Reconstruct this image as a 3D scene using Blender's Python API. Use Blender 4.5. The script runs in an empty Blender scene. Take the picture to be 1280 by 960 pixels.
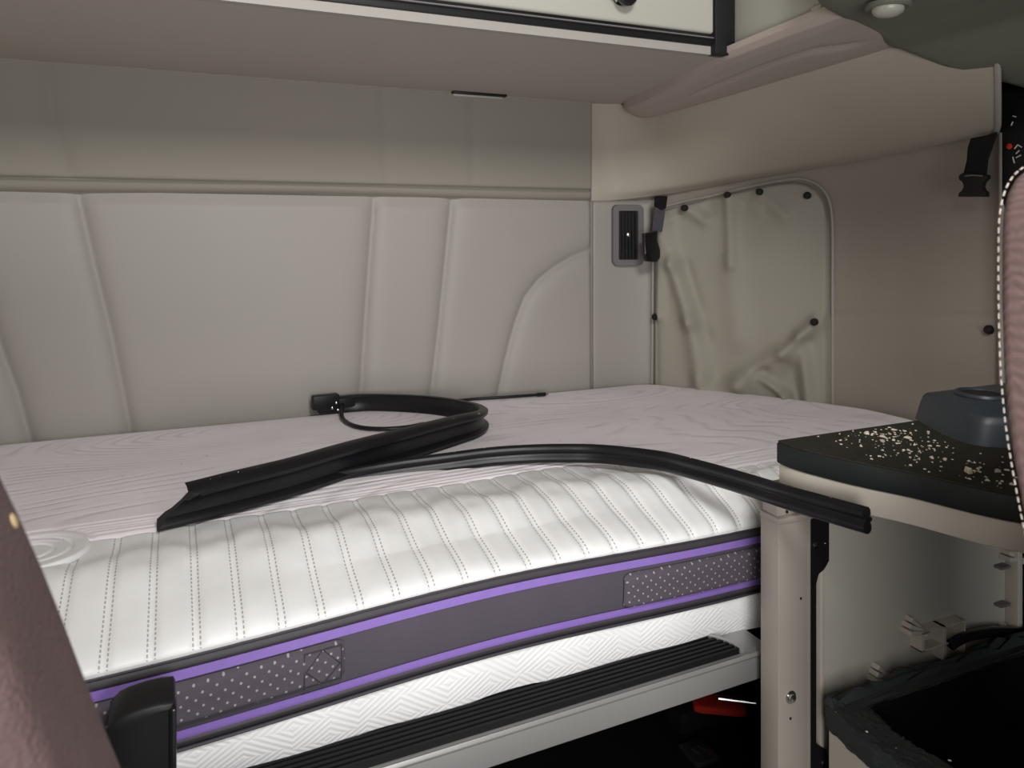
import bpy, bmesh, math, random
import numpy as np
from mathutils import Vector, Matrix
random.seed(7); rng = np.random.RandomState(7)
C = bpy.context.scene.collection
EYE = 1.25; F = 962.0; HY = 285.0
A = math.radians(23.7); SA, CA = math.sin(A), math.cos(A)

# ---------- measuring helpers: a sight line meets a real plane ----------
def ray(px): r = (px-640)/F; return (CA*r+SA, CA-SA*r)
def on_z(px, py, z): d = F*z/(HY-py); a, b = ray(px); return Vector((a*d, b*d, z+EYE))
def on_y(px, py, Y): a, b = ray(px); d = Y/b; return Vector((a*d, Y, (HY-py)/F*d+EYE))
def on_x(px, py, X): a, b = ray(px); d = X/a; return Vector((X, b*d, (HY-py)/F*d+EYE))
def at_d(px, py, d): a, b = ray(px); return Vector((a*d, b*d, (HY-py)/F*d+EYE))

# ---------- materials ----------
def new_mat(name):
    m = bpy.data.materials.new(name); m.use_nodes = True
    nt = m.node_tree; b = nt.nodes['Principled BSDF']; return m, nt, b
def N(nt, t, **kw):
    n = nt.nodes.new(t)
    for k, v in kw.items():
        if k.startswith('i_'):
            key = k[2:]; key = int(key) if key.isdigit() else key
            n.inputs[key].default_value = v
        else: setattr(n, k, v)
    return n
def math_n(nt, op, a, b=None, c=None):
    n = nt.nodes.new('ShaderNodeMath'); n.operation = op
    for i, v in enumerate((a, b, c)):
        if v is None: continue
        if isinstance(v, (int, float)): n.inputs[i].default_value = v
        else: nt.links.new(v, n.inputs[i])
    return n.outputs[0]
def mix(nt, fac, a, b):
    n = nt.nodes.new('ShaderNodeMix'); n.data_type = 'RGBA'
    for i, v in ((0, fac), (6, a), (7, b)):
        if isinstance(v, (int, float)): n.inputs[i].default_value = v
        elif isinstance(v, (tuple, list)): n.inputs[i].default_value = (*v[:3], 1)
        else: nt.links.new(v, n.inputs[i])
    return n.outputs[2]
def bump(nt, b, h, strength, dist=.002):
    n = nt.nodes.new('ShaderNodeBump'); n.inputs['Strength'].default_value = strength
    n.inputs['Distance'].default_value = dist
    nt.links.new(h, n.inputs['Height']); nt.links.new(n.outputs[0], b.inputs['Normal']); return n
def simple(name, col, rough=.6, col2=None, scale=8, bscale=400, bs=.15, metal=0, spec=.5, detail=3, bd=.001):
    m, nt, b = new_mat(name)
    b.inputs['Roughness'].default_value = rough; b.inputs['Metallic'].default_value = metal
    b.inputs['Specular IOR Level'].default_value = spec
    tc = N(nt, 'ShaderNodeTexCoord'); o = tc.outputs['Object']
    if col2 is None: col2 = tuple(c*.88 for c in col)
    n1 = N(nt, 'ShaderNodeTexNoise', i_Scale=scale, i_Detail=detail); nt.links.new(o, n1.inputs['Vector'])
    nt.links.new(mix(nt, n1.outputs[0], col, col2), b.inputs['Base Color'])
    if bs:
        n2 = N(nt, 'ShaderNodeTexNoise', i_Scale=bscale, i_Detail=2); nt.links.new(o, n2.inputs['Vector'])
        bump(nt, b, n2.outputs[0], bs, bd)
    return m
M = {}
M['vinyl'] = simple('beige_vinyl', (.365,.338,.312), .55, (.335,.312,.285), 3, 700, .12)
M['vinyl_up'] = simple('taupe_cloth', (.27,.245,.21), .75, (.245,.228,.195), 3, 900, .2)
M['vinyl_side'] = simple('side_vinyl', (.42,.375,.315), .6, (.385,.345,.29), 3, 700, .12)
M['side_low'] = simple('side_cloth', (.32,.28,.24), .85, (.295,.258,.22), 3, 1200, .3)
M['soffit'] = simple('mauve_grey_cloth', (.47,.41,.375), .85, (.43,.375,.345), 2, 1200, .2)
M['bolster'] = simple('mauve_vinyl', (.43,.365,.33), .6, (.40,.34,.31), 3, 700, .1)
M['cream'] = simple('cream_laminate', (.43,.42,.37), .45, (.41,.40,.355), 2, 300, .03)
M['beige_plastic'] = simple('beige_plastic', (.56,.51,.45), .5, (.53,.485,.425), 5, 500, .05)
M['post'] = simple('beige_painted_metal', (.38,.34,.30), .45, (.355,.32,.285), 5, 500, .04)
M['panel_plastic'] = simple('greige_plastic', (.50,.475,.42), .6, (.46,.44,.39), 5, 600, .08)
M['black'] = simple('black_plastic', (.008,.008,.009), .45, (.012,.012,.013), 20, 500, .05, spec=.3)
M['tread'] = simple('black_tread_rubber', (.004,.0045,.005), .6, (.008,.008,.008), 30, 400, .1, spec=.2)
M['black_gloss'] = simple('glossy_black', (.008,.008,.009), .15, (.012,.012,.013), 20, 500, .0)
M['rubber'] = simple('black_rubber', (.005,.005,.006), .36, (.011,.011,.013), 25, 300, .1, spec=.35)
M['web'] = simple('black_webbing', (.008,.008,.009), .9, (.012,.012,.012), 50, 1500, .5, spec=.2)
M['grey_web'] = simple('grey_webbing', (.10,.10,.12), .8, (.03,.03,.035), 220, 1500, .5)
M['grey_frame'] = simple('grey_plastic', (.17,.155,.16), .5)
M['alu'] = simple('satin_aluminium', (.46,.46,.45), .38, (.42,.42,.41), 4, 500, .03, metal=.55)
M['steel'] = simple('bright_steel', (.7,.7,.7), .2, metal=1, bs=0)
M['console'] = simple('dark_greenish_grey_trim', (.155,.16,.125), .8, (.12,.13,.10), 4, 800, .25)
M['lens'] = simple('milky_lens', (.42,.42,.36), .3, bs=0)
M['cup'] = simple('slate_blue_plastic', (.042,.052,.064), .42, (.035,.045,.055), 6, 600, .06)
M['dark'] = simple('black_carpet', (.006,.006,.006), .95, (.010,.009,.008), 20, 900, .5, spec=.1)
M['tray'] = simple('charcoal_tray_felt', (.035,.042,.042), .8, (.022,.027,.027), 40, 400, .6, bd=.003)
M['traydeep'] = simple('black_tray_liner', (.004,.004,.004), .8, (.006,.006,.006), 30, 400, .2, spec=.15)
M['red'] = simple('red_plastic', (.55,.03,.015), .4)
M['hem'] = simple('off_white_piping', (.58,.54,.49), .6)
M['cover'] = simple('curtain_cloth', (.355,.33,.28), .7, (.325,.305,.26), 4, 1300, .3)
M['purple'] = simple('purple_ribbon', (.27,.165,.52), .6, (.22,.135,.45), 60, 900, .4)
M['band'] = simple('charcoal_purple_knit', (.085,.07,.095), .8, (.065,.055,.075), 12, 900, .35)
M['piping'] = simple('dark_piping', (.05,.043,.052), .6, (.035,.03,.038), 30, 600, .1)
M['chip'] = simple('pale_crumb', (.72,.62,.42), .7, (.85,.82,.72), 60, 300, 0)
M['seat_l'] = simple('brown_seat_cloth', (.085,.052,.050), .95, (.125,.08,.078), 26, 350, .6, bd=.004)
M['thread'] = simple('cream_thread', (.6,.52,.47), .8, bs=0)
M['table_top'] = simple('speckled_black_top', (.014,.014,.011), .75, (.045,.042,.028), 130, 500, .5, spec=.3, detail=6)
M['table_edge'] = simple('dark_table_edge', (.006,.010,.010), .6, (.009,.013,.0125), 30, 500, .1)
# right seat: woven with fine diagonal ribs
m, nt, b = new_mat('woven_mauve_cloth'); M['seat_r'] = m
tc = N(nt, 'ShaderNodeTexCoord'); mp = N(nt, 'ShaderNodeMapping'); mp.inputs['Rotation'].default_value = (0, math.radians(35), 0)
nt.links.new(tc.outputs['Object'], mp.inputs[0])
w = N(nt, 'ShaderNodeTexWave', i_Scale=60, i_Distortion=4); w.inputs['Detail'].default_value = 3
nt.links.new(mp.outputs[0], w.inputs[0])
nz = N(nt, 'ShaderNodeTexNoise', i_Scale=220, i_Detail=3); nt.links.new(tc.outputs['Object'], nz.inputs['Vector'])
f = math_n(nt, 'MULTIPLY', w.outputs['Fac'], nz.outputs[0])
nt.links.new(mix(nt, f, (.15,.095,.09), (.22,.145,.14)), b.inputs['Base Color'])
b.inputs['Roughness'].default_value = .95; bump(nt, b, w.outputs['Fac'], .3, .0015)
# mattress top: fine contour quilting
m, nt, b = new_mat('quilted_white_top'); M['mat_top'] = m
tc = N(nt, 'ShaderNodeTexCoord'); mp = N(nt, 'ShaderNodeMapping'); mp.inputs['Scale'].default_value = (1.0, 3.0, 0)
mp.inputs['Location'].default_value = (.35, .15, 0)
nt.links.new(tc.outputs['Object'], mp.inputs[0])
nz = N(nt, 'ShaderNodeTexNoise', i_Scale=2.2, i_Detail=1); nt.links.new(mp.outputs[0], nz.inputs['Vector'])
vd = N(nt, 'ShaderNodeTexVoronoi', i_Scale=1.0); vd.inputs['Randomness'].default_value = .75; vd.feature = 'SMOOTH_F1'
vd.inputs['Smoothness'].default_value = .25
nt.links.new(mp.outputs[0], vd.inputs['Vector'])
fld = math_n(nt, 'ADD', vd.outputs['Distance'], math_n(nt, 'MULTIPLY', nz.outputs[0], .16))
s = math_n(nt, 'SINE', math_n(nt, 'MULTIPLY', fld, 150))
line = math_n(nt, 'POWER', math_n(nt, 'MULTIPLY_ADD', s, .5, .5), 5)
msk = N(nt, 'ShaderNodeTexNoise', i_Scale=5, i_Detail=2); nt.links.new(mp.outputs[0], msk.inputs['Vector'])
mk = math_n(nt, 'SMOOTH_MIN', math_n(nt, 'MULTIPLY', math_n(nt, 'MAXIMUM', math_n(nt, 'SUBTRACT', msk.outputs[0], .40), 0.0), 6), 1.0, .1)
ln = math_n(nt, 'MULTIPLY', line, math_n(nt, 'MAXIMUM', mk, .15))
dn = N(nt, 'ShaderNodeTexNoise', i_Scale=9, i_Detail=5); nt.links.new(tc.outputs['Object'], dn.inputs['Vector'])
base = mix(nt, math_n(nt, 'MULTIPLY', math_n(nt, 'POWER', dn.outputs[0], 3), 1.1), (.92,.87,.91), (.74,.68,.71))
nt.links.new(mix(nt, math_n(nt, 'MULTIPLY', ln, .22), base, (.40,.35,.36)), b.inputs['Base Color'])
b.inputs['Roughness'].default_value = .85
bump(nt, b, math_n(nt, 'SUBTRACT', 1.0, ln), .38, .003)
# mattress front: double rows of stitches on UV (u = run in metres, v = rise in metres)
m, nt, b = new_mat('stitched_white_border'); M['mat_front'] = m
uv = N(nt, 'ShaderNodeUVMap'); sp = N(nt, 'ShaderNodeSeparateXYZ'); nt.links.new(uv.outputs[0], sp.inputs[0])
u, v = sp.outputs[0], sp.outputs[1]
ph = math_n(nt, 'SUBTRACT', math_n(nt, 'MODULO', math_n(nt, 'ADD', u, 5.0), .05), .025)
d = math_n(nt, 'ABSOLUTE', math_n(nt, 'SUBTRACT', math_n(nt, 'ABSOLUTE', ph), .0042))
inl = math_n(nt, 'LESS_THAN', d, .0009)
dash = math_n(nt, 'LESS_THAN', math_n(nt, 'MODULO', math_n(nt, 'ADD', v, 1.0), .0075), .0046)
low = math_n(nt, 'GREATER_THAN', v, .008)
st = math_n(nt, 'MULTIPLY', math_n(nt, 'MULTIPLY', inl, dash), low)
hl = math_n(nt, 'LESS_THAN', math_n(nt, 'ABSOLUTE', math_n(nt, 'SUBTRACT', v, .006)), .0006)
tc = N(nt, 'ShaderNodeTexCoord'); dn = N(nt, 'ShaderNodeTexNoise', i_Scale=14, i_Detail=4); nt.links.new(tc.outputs['Object'], dn.inputs['Vector'])
base = mix(nt, math_n(nt, 'POWER', dn.outputs[0], 2), (.90,.90,.90), (.78,.78,.78))
c1 = mix(nt, math_n(nt, 'MULTIPLY', st, .75), base, (.26,.23,.21))
nt.links.new(mix(nt, math_n(nt, 'MULTIPLY', hl, .3), c1, (.4,.38,.38)), b.inputs['Base Color'])
b.inputs['Roughness'].default_value = .45
n2 = N(nt, 'ShaderNodeTexNoise', i_Scale=60, i_Detail=3); nt.links.new(tc.outputs['Object'], n2.inputs['Vector'])
bump(nt, b, math_n(nt, 'SUBTRACT', n2.outputs[0], math_n(nt, 'MULTIPLY', st, .6)), .25, .002)
# lower mattress border: nested chevrons
m, nt, b = new_mat('chevron_white_border'); M['mat_low'] = m
uv = N(nt, 'ShaderNodeUVMap'); mp = N(nt, 'ShaderNodeMapping'); mp.inputs['Scale'].default_value = (9, 16, 1); nt.links.new(uv.outputs[0], mp.inputs[0])
vd = N(nt, 'ShaderNodeTexVoronoi', i_Scale=1.0); vd.distance = 'MANHATTAN'; vd.inputs['Randomness'].default_value = .25
vd.voronoi_dimensions = '2D'; nt.links.new(mp.outputs[0], vd.inputs['Vector'])
s = math_n(nt, 'SINE', math_n(nt, 'MULTIPLY', vd.outputs['Distance'], 52))
b.inputs['Base Color'].default_value = (.88,.88,.89,1); b.inputs['Roughness'].default_value = .8
bump(nt, b, s, .16, .0025)
# dotted handle cloth
m, nt, b = new_mat('dotted_handle_cloth'); M['dots'] = m
uv = N(nt, 'ShaderNodeUVMap'); mp = N(nt, 'ShaderNodeMapping'); mp.inputs['Scale'].default_value = (84, 84, 1)
mp.inputs['Rotation'].default_value = (0,0,math.radians(38)); nt.links.new(uv.outputs[0], mp.inputs[0])
vd = N(nt, 'ShaderNodeTexVoronoi', i_Scale=1.0); vd.voronoi_dimensions = '2D'; vd.inputs['Randomness'].default_value = .15
nt.links.new(mp.outputs[0], vd.inputs['Vector'])
dt = math_n(nt, 'LESS_THAN', vd.outputs['Distance'], .13)
nt.links.new(mix(nt, math_n(nt, 'MULTIPLY', dt, .6), (.085,.07,.09), (.55,.48,.5)), b.inputs['Base Color'])
b.inputs['Roughness'].default_value = .9
bump(nt, b, vd.outputs['Distance'], .3, .002)

# ---------- mesh helpers ----------
def link(name, me, mat, parent=None, smooth=True):
    o = bpy.data.objects.new(name, me); C.objects.link(o)
    if mat is not None: me.materials.append(mat)
    if smooth:
        for p in me.polygons: p.use_smooth = True
    if parent is not None:
        o.parent = parent; o.matrix_parent_inverse = Matrix.Translation(-parent.location)
    return o
def tag(o, label=None, cat=None, group=None, kind=None):
    if label: o['label'] = label
    if cat: o['category'] = cat
    if group: o['group'] = group
    if kind: o['kind'] = kind
    return o
def thing(name, loc, label, cat, group=None):
    o = bpy.data.objects.new(name, None); C.objects.link(o); o.location = loc
    o.empty_display_size = .05
    return tag(o, label, cat, group)
def struct(name, me, mat, smooth=True): return tag(link(name, me, mat, None, smooth), kind='structure')
def W(x, y, z): return Vector((x, y, z+EYE))
def grid(fn, us, vs, uvfn=None, flip=False):
    nu, nv = len(us), len(vs)
    verts = [tuple(fn(u, v)) for u in us for v in vs]
    faces = []
    for i in range(nu-1):
        for j in range(nv-1):
            q = (i*nv+j, (i+1)*nv+j, (i+1)*nv+j+1, i*nv+j+1)
            faces.append(q[::-1] if flip else q)
    me = bpy.data.meshes.new('m'); me.from_pydata(verts, [], faces)
    if uvfn:
        uvl = me.uv_layers.new(name='UVMap')
        co = [uvfn(u, v) for u in us for v in vs]
        for lp in me.loops: uvl.data[lp.index].uv = co[lp.vertex_index]
    return me
class MB:
    def __init__(s): s.bm = bmesh.new()
    def box(s, a, b, bev=0, seg=2, mat4=None):
        t = bmesh.new(); bmesh.ops.create_cube(t, size=1)
        for v in t.verts: v.co = Vector([(a[i]+b[i])/2+v.co[i]*abs(b[i]-a[i]) for i in range(3)])
        if bev: bmesh.ops.bevel(t, geom=t.edges[:], offset=bev, segments=seg, profile=.5, affect='EDGES')
        return s.merge(t, mat4)
    def merge(s, t, mat4=None):
        if mat4 is not None: bmesh.ops.transform(t, matrix=mat4, verts=t.verts)
        me = bpy.data.meshes.new('t'); t.to_mesh(me); s.bm.from_mesh(me); bpy.data.meshes.remove(me); t.free(); return s
    def prism(s, pts, off, bev=0, seg=3, only_rim=False):
        """pts: 3D polygon; off: extrusion vector"""
        t = bmesh.new(); off = Vector(off)
        a = [t.verts.new(Vector(p)) for p in pts]; b = [t.verts.new(Vector(p)+off) for p in pts]
        t.faces.new(a); t.faces.new(b[::-1]); n = len(a)
        for i in range(n): t.faces.new((a[i], b[i], b[(i+1)%n], a[(i+1)%n]))
        bmesh.ops.recalc_face_normals(t, faces=t.faces)
        if bev:
            ed = t.edges[:]
            if only_rim:
                ed = [e for e in t.edges if all((v in a) for v in e.verts) or all((v in b) for v in e.verts)]
            bmesh.ops.bevel(t, geom=ed, offset=bev, segments=seg, profile=.5, affect='EDGES')
        return s.merge(t)
    def sweep(s, path, prof, up=Vector((0,0,1)), scales=None, closed=True, cap=True, ups=None):
        t = bmesh.new(); path = [Vector(p) for p in path]; rings = []; n = len(path)
        for i, p in enumerate(path):
            tg = (path[min(i+1, n-1)]-path[max(i-1, 0)]).normalized()
            U = ups[i] if ups else up
            side = tg.cross(U)
            side = side.normalized() if side.length > 1e-6 else Vector((1,0,0))
            upv = side.cross(tg).normalized(); sc = scales[i] if scales else 1
            rings.append([t.verts.new(p+side*(a*sc)+upv*(b*sc)) for a, b in prof])
        k = len(prof)
        for i in range(n-1):
            for j in range(k): t.faces.new((rings[i][j], rings[i+1][j], rings[i+1][(j+1)%k], rings[i][(j+1)%k]))
        if cap: t.faces.new(rings[0]); t.faces.new(rings[-1][::-1])
        bmesh.ops.recalc_face_normals(t, faces=t.faces)
        return s.merge(t)
    def tube(s, path, r, seg=10):
        prof = [(r*math.cos(2*math.pi*i/seg), r*math.sin(2*math.pi*i/seg)) for i in range(seg)]
        path = [Vector(p) for p in path]; n = len(path); ups = []
        tgs = [(path[min(i+1, n-1)]-path[max(i-1, 0)]).normalized() for i in range(n)]
        u = Vector((0,0,1)) if abs(tgs[0].z) < .8 else Vector((.6,-.8,0))
        for tg in tgs:
            u = (u-tg*u.dot(tg)).normalized(); ups.append(u.copy())
        return s.sweep(path, prof, ups=ups)
    def lathe(s, c, axis, prof, seg=24):
        """prof: (radius, height) along axis"""
        axis = Vector(axis).normalized(); q = Vector((0,0,1)).rotation_difference(axis).to_matrix().to_4x4()
        t = bmesh.new(); rings = []
        for r, h in prof: rings.append([t.verts.new((r*math.cos(2*math.pi*i/seg), r*math.sin(2*math.pi*i/seg), h)) for i in range(seg)])
        for i in range(len(rings)-1):
            for j in range(seg): t.faces.new((rings[i][j], rings[i][(j+1)%seg], rings[i+1][(j+1)%seg], rings[i+1][j]))
        t.faces.new(rings[0][::-1]); t.faces.new(rings[-1])
        bmesh.ops.recalc_face_normals(t, faces=t.faces)
        return s.merge(t, Matrix.Translation(Vector(c)) @ q)
    def build(s, name, mat, parent=None, smooth=True, angle=35):
        me = bpy.data.meshes.new(name); s.bm.to_mesh(me); s.bm.free()
        o = link(name, me, mat, parent, smooth)
        if smooth:
            me.polygons.foreach_set('use_smooth', [True]*len(me.polygons))
            try: me.set_sharp_from_angle(angle=math.radians(angle))
            except Exception: pass
        return o
def crom(pts, n=8):
    P = [Vector(p) for p in pts]; P = [2*P[0]-P[1]]+P+[2*P[-1]-P[-2]]; out = []
    for i in range(1, len(P)-2):
        for k in range(n):
            t = k/n; a, b, c, d = P[i-1], P[i], P[i+1], P[i+2]
            out.append(.5*((2*b)+(c-a)*t+(2*a-5*b+4*c-d)*t*t+(3*b-a-3*c+d)*t**3))
    out.append(P[-2]); return out
def seg_dist(px, py, a, b):
    ax, ay = a; bx, by = b; dx, dy = bx-ax, by-ay
    t = max(0, min(1, ((px-ax)*dx+(py-ay)*dy)/(dx*dx+dy*dy+1e-12)))
    return math.hypot(px-ax-t*dx, py-ay-t*dy), t
def poly_dist(x, y, pl): return min(seg_dist(x, y, pl[i], pl[i+1])[0] for i in range(len(pl)-1))

# ---------- footprint of the right-hand corner and side ----------
FOOT = [p.to_2d() for p in crom([(1.10,1.94,0),(1.20,1.932,0),(1.275,1.905,0),(1.315,1.85,0),(1.38,1.765,0),(1.50,1.605,0),(1.572,1.48,0),(1.60,1.35,0),(1.60,1.20,0),(1.60,1.06,0)], 10)]
FS = [0]
for i in range(1, len(FOOT)): FS.append(FS[-1]+(FOOT[i]-FOOT[i-1]).length)
def foot(s):
    s = max(0, min(FS[-1], s)); x = np.interp(s, FS, [p.x for p in FOOT]); y = np.interp(s, FS, [p.y for p in FOOT])
    x2 = np.interp(min(FS[-1], s+.004), FS, [p.x for p in FOOT]); y2 = np.interp(min(FS[-1], s+.004), FS, [p.y for p in FOOT])
    x1 = np.interp(max(0, s-.004), FS, [p.x for p in FOOT]); y1 = np.interp(max(0, s-.004), FS, [p.y for p in FOOT])
    t = Vector((x2-x1, y2-y1)).normalized(); n = Vector((t.y, -t.x))  # inward normal
    if n.dot(Vector((-1,-1))) < 0: n = -n
    return Vector((x, y)), n
def foot_hit(px):
    a, b = ray(px)
    best = None
    for i in range(len(FOOT)-1):
        p, q = FOOT[i], FOOT[i+1]
        c0 = p.x*b-p.y*a; c1 = q.x*b-q.y*a
        if c0*c1 <= 0:
            t = c0/(c0-c1+1e-12); s = FS[i]+t*(FS[i+1]-FS[i]); X = p.x+t*(q.x-p.x)
            return s, X/a
    return (FS[-1], FOOT[-1].x/a)
def foot_sz(px, py): s, d = foot_hit(px); return s, (HY-py)/F*d

# ================= THE SHELL =================
BY = 1.94
struct('floor', grid(lambda u, v: (u, v, 0), [-1.1, 1.75], [-1.3, 1.98]), M['dark'], False)
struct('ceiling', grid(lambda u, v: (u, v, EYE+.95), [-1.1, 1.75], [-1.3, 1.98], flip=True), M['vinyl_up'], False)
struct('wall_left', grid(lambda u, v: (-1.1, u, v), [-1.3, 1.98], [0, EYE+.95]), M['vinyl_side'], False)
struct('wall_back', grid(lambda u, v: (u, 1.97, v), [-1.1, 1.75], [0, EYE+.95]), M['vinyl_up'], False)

# lower upholstered back panel
def PB(px, py): p = on_y(px, py, BY); return (p.x, p.z-EYE)
low_seams = [[PB(97,238), PB(118,330), PB(140,420), PB(162,530), PB(170,600)],
             [PB(-30,330), PB(0,430), PB(22,490), PB(38,548), PB(60,620)],
             [PB(467,246), PB(456,400), PB(450,500), PB(446,540)],
             [PB(564,248), PB(549,400), PB(538,495), PB(534,540)],
             [PB(740,311), PB(716,320), PB(692,334), PB(672,350), PB(655,372), PB(643,405), PB(634,438), PB(622,492), PB(618,540)]]
ZL = .080
def back_low(u, v):
    d = poly_dist(u, v, low_seams_all) if False else min(poly_dist(u, v, s) for s in low_seams)
    puff = .018*(1-math.exp(-d/.016))
    top = max(0, ZL-v); puff *= min(1, .45+top/.03*.55)
    edge = max(0, 1.10-u); puff *= min(1, edge/.012)
    # soft waviness of the padding
    puff += .002*math.sin(u*9+v*4)*min(1, d/.05)
    return W(u, BY+.002-puff, v)
us = np.concatenate([np.arange(-1.08, -.4, .03), np.arange(-.4, 1.0951, .0055), [1.10]])
vs = np.concatenate([np.arange(-.60, -.48, .03), np.arange(-.47, ZL-.001, .0065), [ZL]])
tag(struct('wall_back_lower_panel', grid(back_low, us, vs), M['vinyl']))
bpy.data.objects['wall_back_lower_panel'].name = 'wall_back.001'
up_seams = [[PB(56,60), PB(66,140), PB(86,213)], [PB(474,100), PB(481,236)], [PB(588,120), PB(586,240)]]
ZC = .108
def back_up(u, v):
    d0 = poly_dist(u, v, up_seams[0]); d1 = min(poly_dist(u, v, up_seams[1]), poly_dist(u, v, up_seams[2]))
    y = .016
    if v > ZC: y += .010*(1-math.exp(-d0/.02)) - .0022*math.exp(-(d1/.012)**2)
    else:
        k = max(0, (v-ZL)/(ZC-ZL)); y = .016+.012*math.sqrt(max(0, k*(1.02-k)*4*.25)) ; y -= .012*(1-k)**4
    y -= .007*math.exp(-((v-ZC)/.0035)**2)
    y *= min(1, (1.10-u)/.012+.15)
    return W(u, BY-y, v+.003*math.sin(u*5)*math.exp(-((v-ZL)/.02)**2))
us2 = np.concatenate([np.arange(-1.08, -.4, .03), np.arange(-.4, 1.0951, .008), [1.10]])
vs2 = np.concatenate([np.linspace(ZL-.002, ZC, 14), ZC+np.array([.002,.004,.007,.011]), np.arange(ZC+.02, .375, .012)])
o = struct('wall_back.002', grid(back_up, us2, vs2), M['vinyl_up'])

# right wall, lower part (vent strip, diagonal corner, side)
SS = np.concatenate([np.linspace(0, FS[-1], 150)])
_, ztmp = foot_sz(1100, 393)
g0 = foot_sz(1044, 392); g1 = foot_sz(1240, 396)
def seam_top(s):
    p, _ = foot(s)
    return np.interp(s, SEAM_S, SEAM_Z)
L = [(1.10,1.94,.08),(1.20,1.932,.083),(1.315,1.85,.10),(1.40,1.735,.122),(1.52,1.57,.152),(1.595,1.38,.176),(1.60,1.2,.190),(1.60,1.06,.200)]
SEAM_S = []; SEAM_Z = []
for x, y, z in L:
    k = min(range(len(FOOT)), key=lambda i: (FOOT[i].x-x)**2+(FOOT[i].y-y)**2); SEAM_S.append(FS[k]); SEAM_Z.append(z)
crease_s = foot_hit(816)[0]; cov_r = foot_hit(1047)[0]
def side_low(s, t):
    p, n = foot(s); zt = seam_top(s)+.01; z = -1.25+(zt+1.25)*t if t < 1 else zt
    z = -.62+(zt+.62)*t
    off = 0
    off -= .006*math.exp(-((s-crease_s)/.006)**2)               # groove where vent strip ends
    off += .005*(1-math.exp(-s/.01))-.005
    if s > g0[0]-.02:
        zg = g0[1]+(g1[1]-g0[1])*(s-g0[0])/(g1[0]-g0[0]); off -= .004*math.exp(-((z-zg)/.006)**2)
        off += .004/(1+math.exp(-(zg-z)/.01))
    return W(p.x+n.x*off, p.y+n.y*off, z)
struct('wall_right', grid(side_low, SS, np.linspace(0, 1, 120)), M['side_low'])
# smooth plastic strip carrying the vent
def strip(s, t):
    p, n = foot(s); z = -.5+(.5+.078)*t; e = min(s/.006, (crease_s-.004-s)/.012, (1-t)/.02, 1)
    r = .008*math.sqrt(max(0, min(1, e)))
    if s > crease_s-.06 and t > .9: pass
    return W(p.x+n.x*r, p.y+n.y*r, z)
struct('trim_1', grid(strip, np.linspace(.004, crease_s-.004, 40), np.concatenate([np.linspace(0,.9,8), np.linspace(.92,1,14)])), M['vinyl'])

# upper side bulge: loft between seam and rim
Lc = crom([(1.10,1.938,.078),(1.19,1.915,.083),(1.295,1.82,.10),(1.385,1.70,.122),(1.50,1.54,.150),(1.565,1.37,.172),(1.57,1.2,.188),(1.57,1.063,.198)], 12)
Uc = crom([(1.10,1.938,.375),(1.17,1.91,.36),(1.22,1.85,.33),(1.235,1.70,.32),(1.252,1.50,.332),(1.27,1.35,.342),(1.285,1.12,.358),(1.294,.88,.375)], 12)
def bulge(i, t):
    a, b = Lc[int(i)], Uc[int(i)]; ramp = min(1, i/40)
    p = a.lerp(b, t)
    n = Vector((-.75,-.55,-.35)).normalized()
    k = math.sin(math.pi*min(1, t))**.7 if 0 < t < 1 else 0
    p = p+n*(.035*ramp*k*(1.15-t*.5))
    low = math.exp(-(t/.05)**2); p = p + Vector((.02,.02,0))*low*ramp
    return W(*p)
struct('trim_2', grid(bulge, range(len(Lc)), np.concatenate([np.linspace(0,.15,10), np.linspace(.18,1,32)])), M['vinyl_side'])
mb = MB(); mb.tube([bulge(len(Lc)-1, t)+Vector((.004,0,0)) for t in np.linspace(0,1,24)], .006, 8); tag(mb.build('trim_5', M['vinyl']), kind='structure')
# closing lip beneath the bulge
def lip(i, t):
    p = Lc[int(i)]; q, n = foot(np.interp(i, range(len(Lc)), np.linspace(0, FS[-1], len(Lc))))
    return W(p.x+.02+(.05*t), p.y+.02+(.02*t), p.z)
# bolster beneath the side locker
secs = [(1.885,1.175,1.215,.3,.018),(1.875,1.165,1.222,.6,.0),(1.84,1.155,1.226,.9,.0),(1.78,1.145,1.228,1,0),(1.62,1.115,1.238,1,0),(1.45,1.075,1.255,1,0),(1.287,1.04,1.272,1,0),(1.15,1.045,1.285,1,0),(1.05,1.05,1.29,1,0),(.90,1.055,1.30,1,0),(.5,1.06,1.30,1,0)]
def bol(yv, t):
    xi = np.interp(-yv, [-s[0] for s in secs], [s[1] for s in secs]); xo = np.interp(-yv, [-s[0] for s in secs], [s[2] for s in secs])+.012
    sc = np.interp(-yv, [-s[0] for s in secs], [s[3] for s in secs])
    zb = np.interp(-yv, [-1.885,-1.54,-1.08,-.5], [.305,.322,.352,.375])
    zi = np.interp(-yv, [-1.885,-1.287,-1.05,-.5], [.372,.368,.385,.41])
    prof = [(0,1.15),(0,.75),(.05,.38),(.15,.22),(.35,.12),(.6,.02),(.8,-.02),(.93,.03),(1.0,.2),(1.02,.5),(1.02,1.3)]
    k = t*(len(prof)-1); i = int(min(len(prof)-2, k)); fr = k-i
    a = prof[i][0]*(1-fr)+prof[i+1][0]*fr; h = prof[i][1]*(1-fr)+prof[i+1][1]*fr
    x = xi+(xo-xi)*a; z = zb+(zi-zb)*h
    # pressed pocket outline
    pk = [(.42,1.52),(.42,1.16),(.60,1.10)]
    d = poly_dist(a, yv, pk); z += .006*math.exp(-(d/.03)**2)
    z = z + (1-sc)*.035
    return W(x, yv, z)
ys = np.concatenate([np.linspace(1.885, 1.78, 12), np.linspace(1.76, .92, 70), [.8,.6,.5]])
struct('trim_3', grid(bol, ys, np.linspace(0, 1, 61)), M['bolster'])
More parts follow.
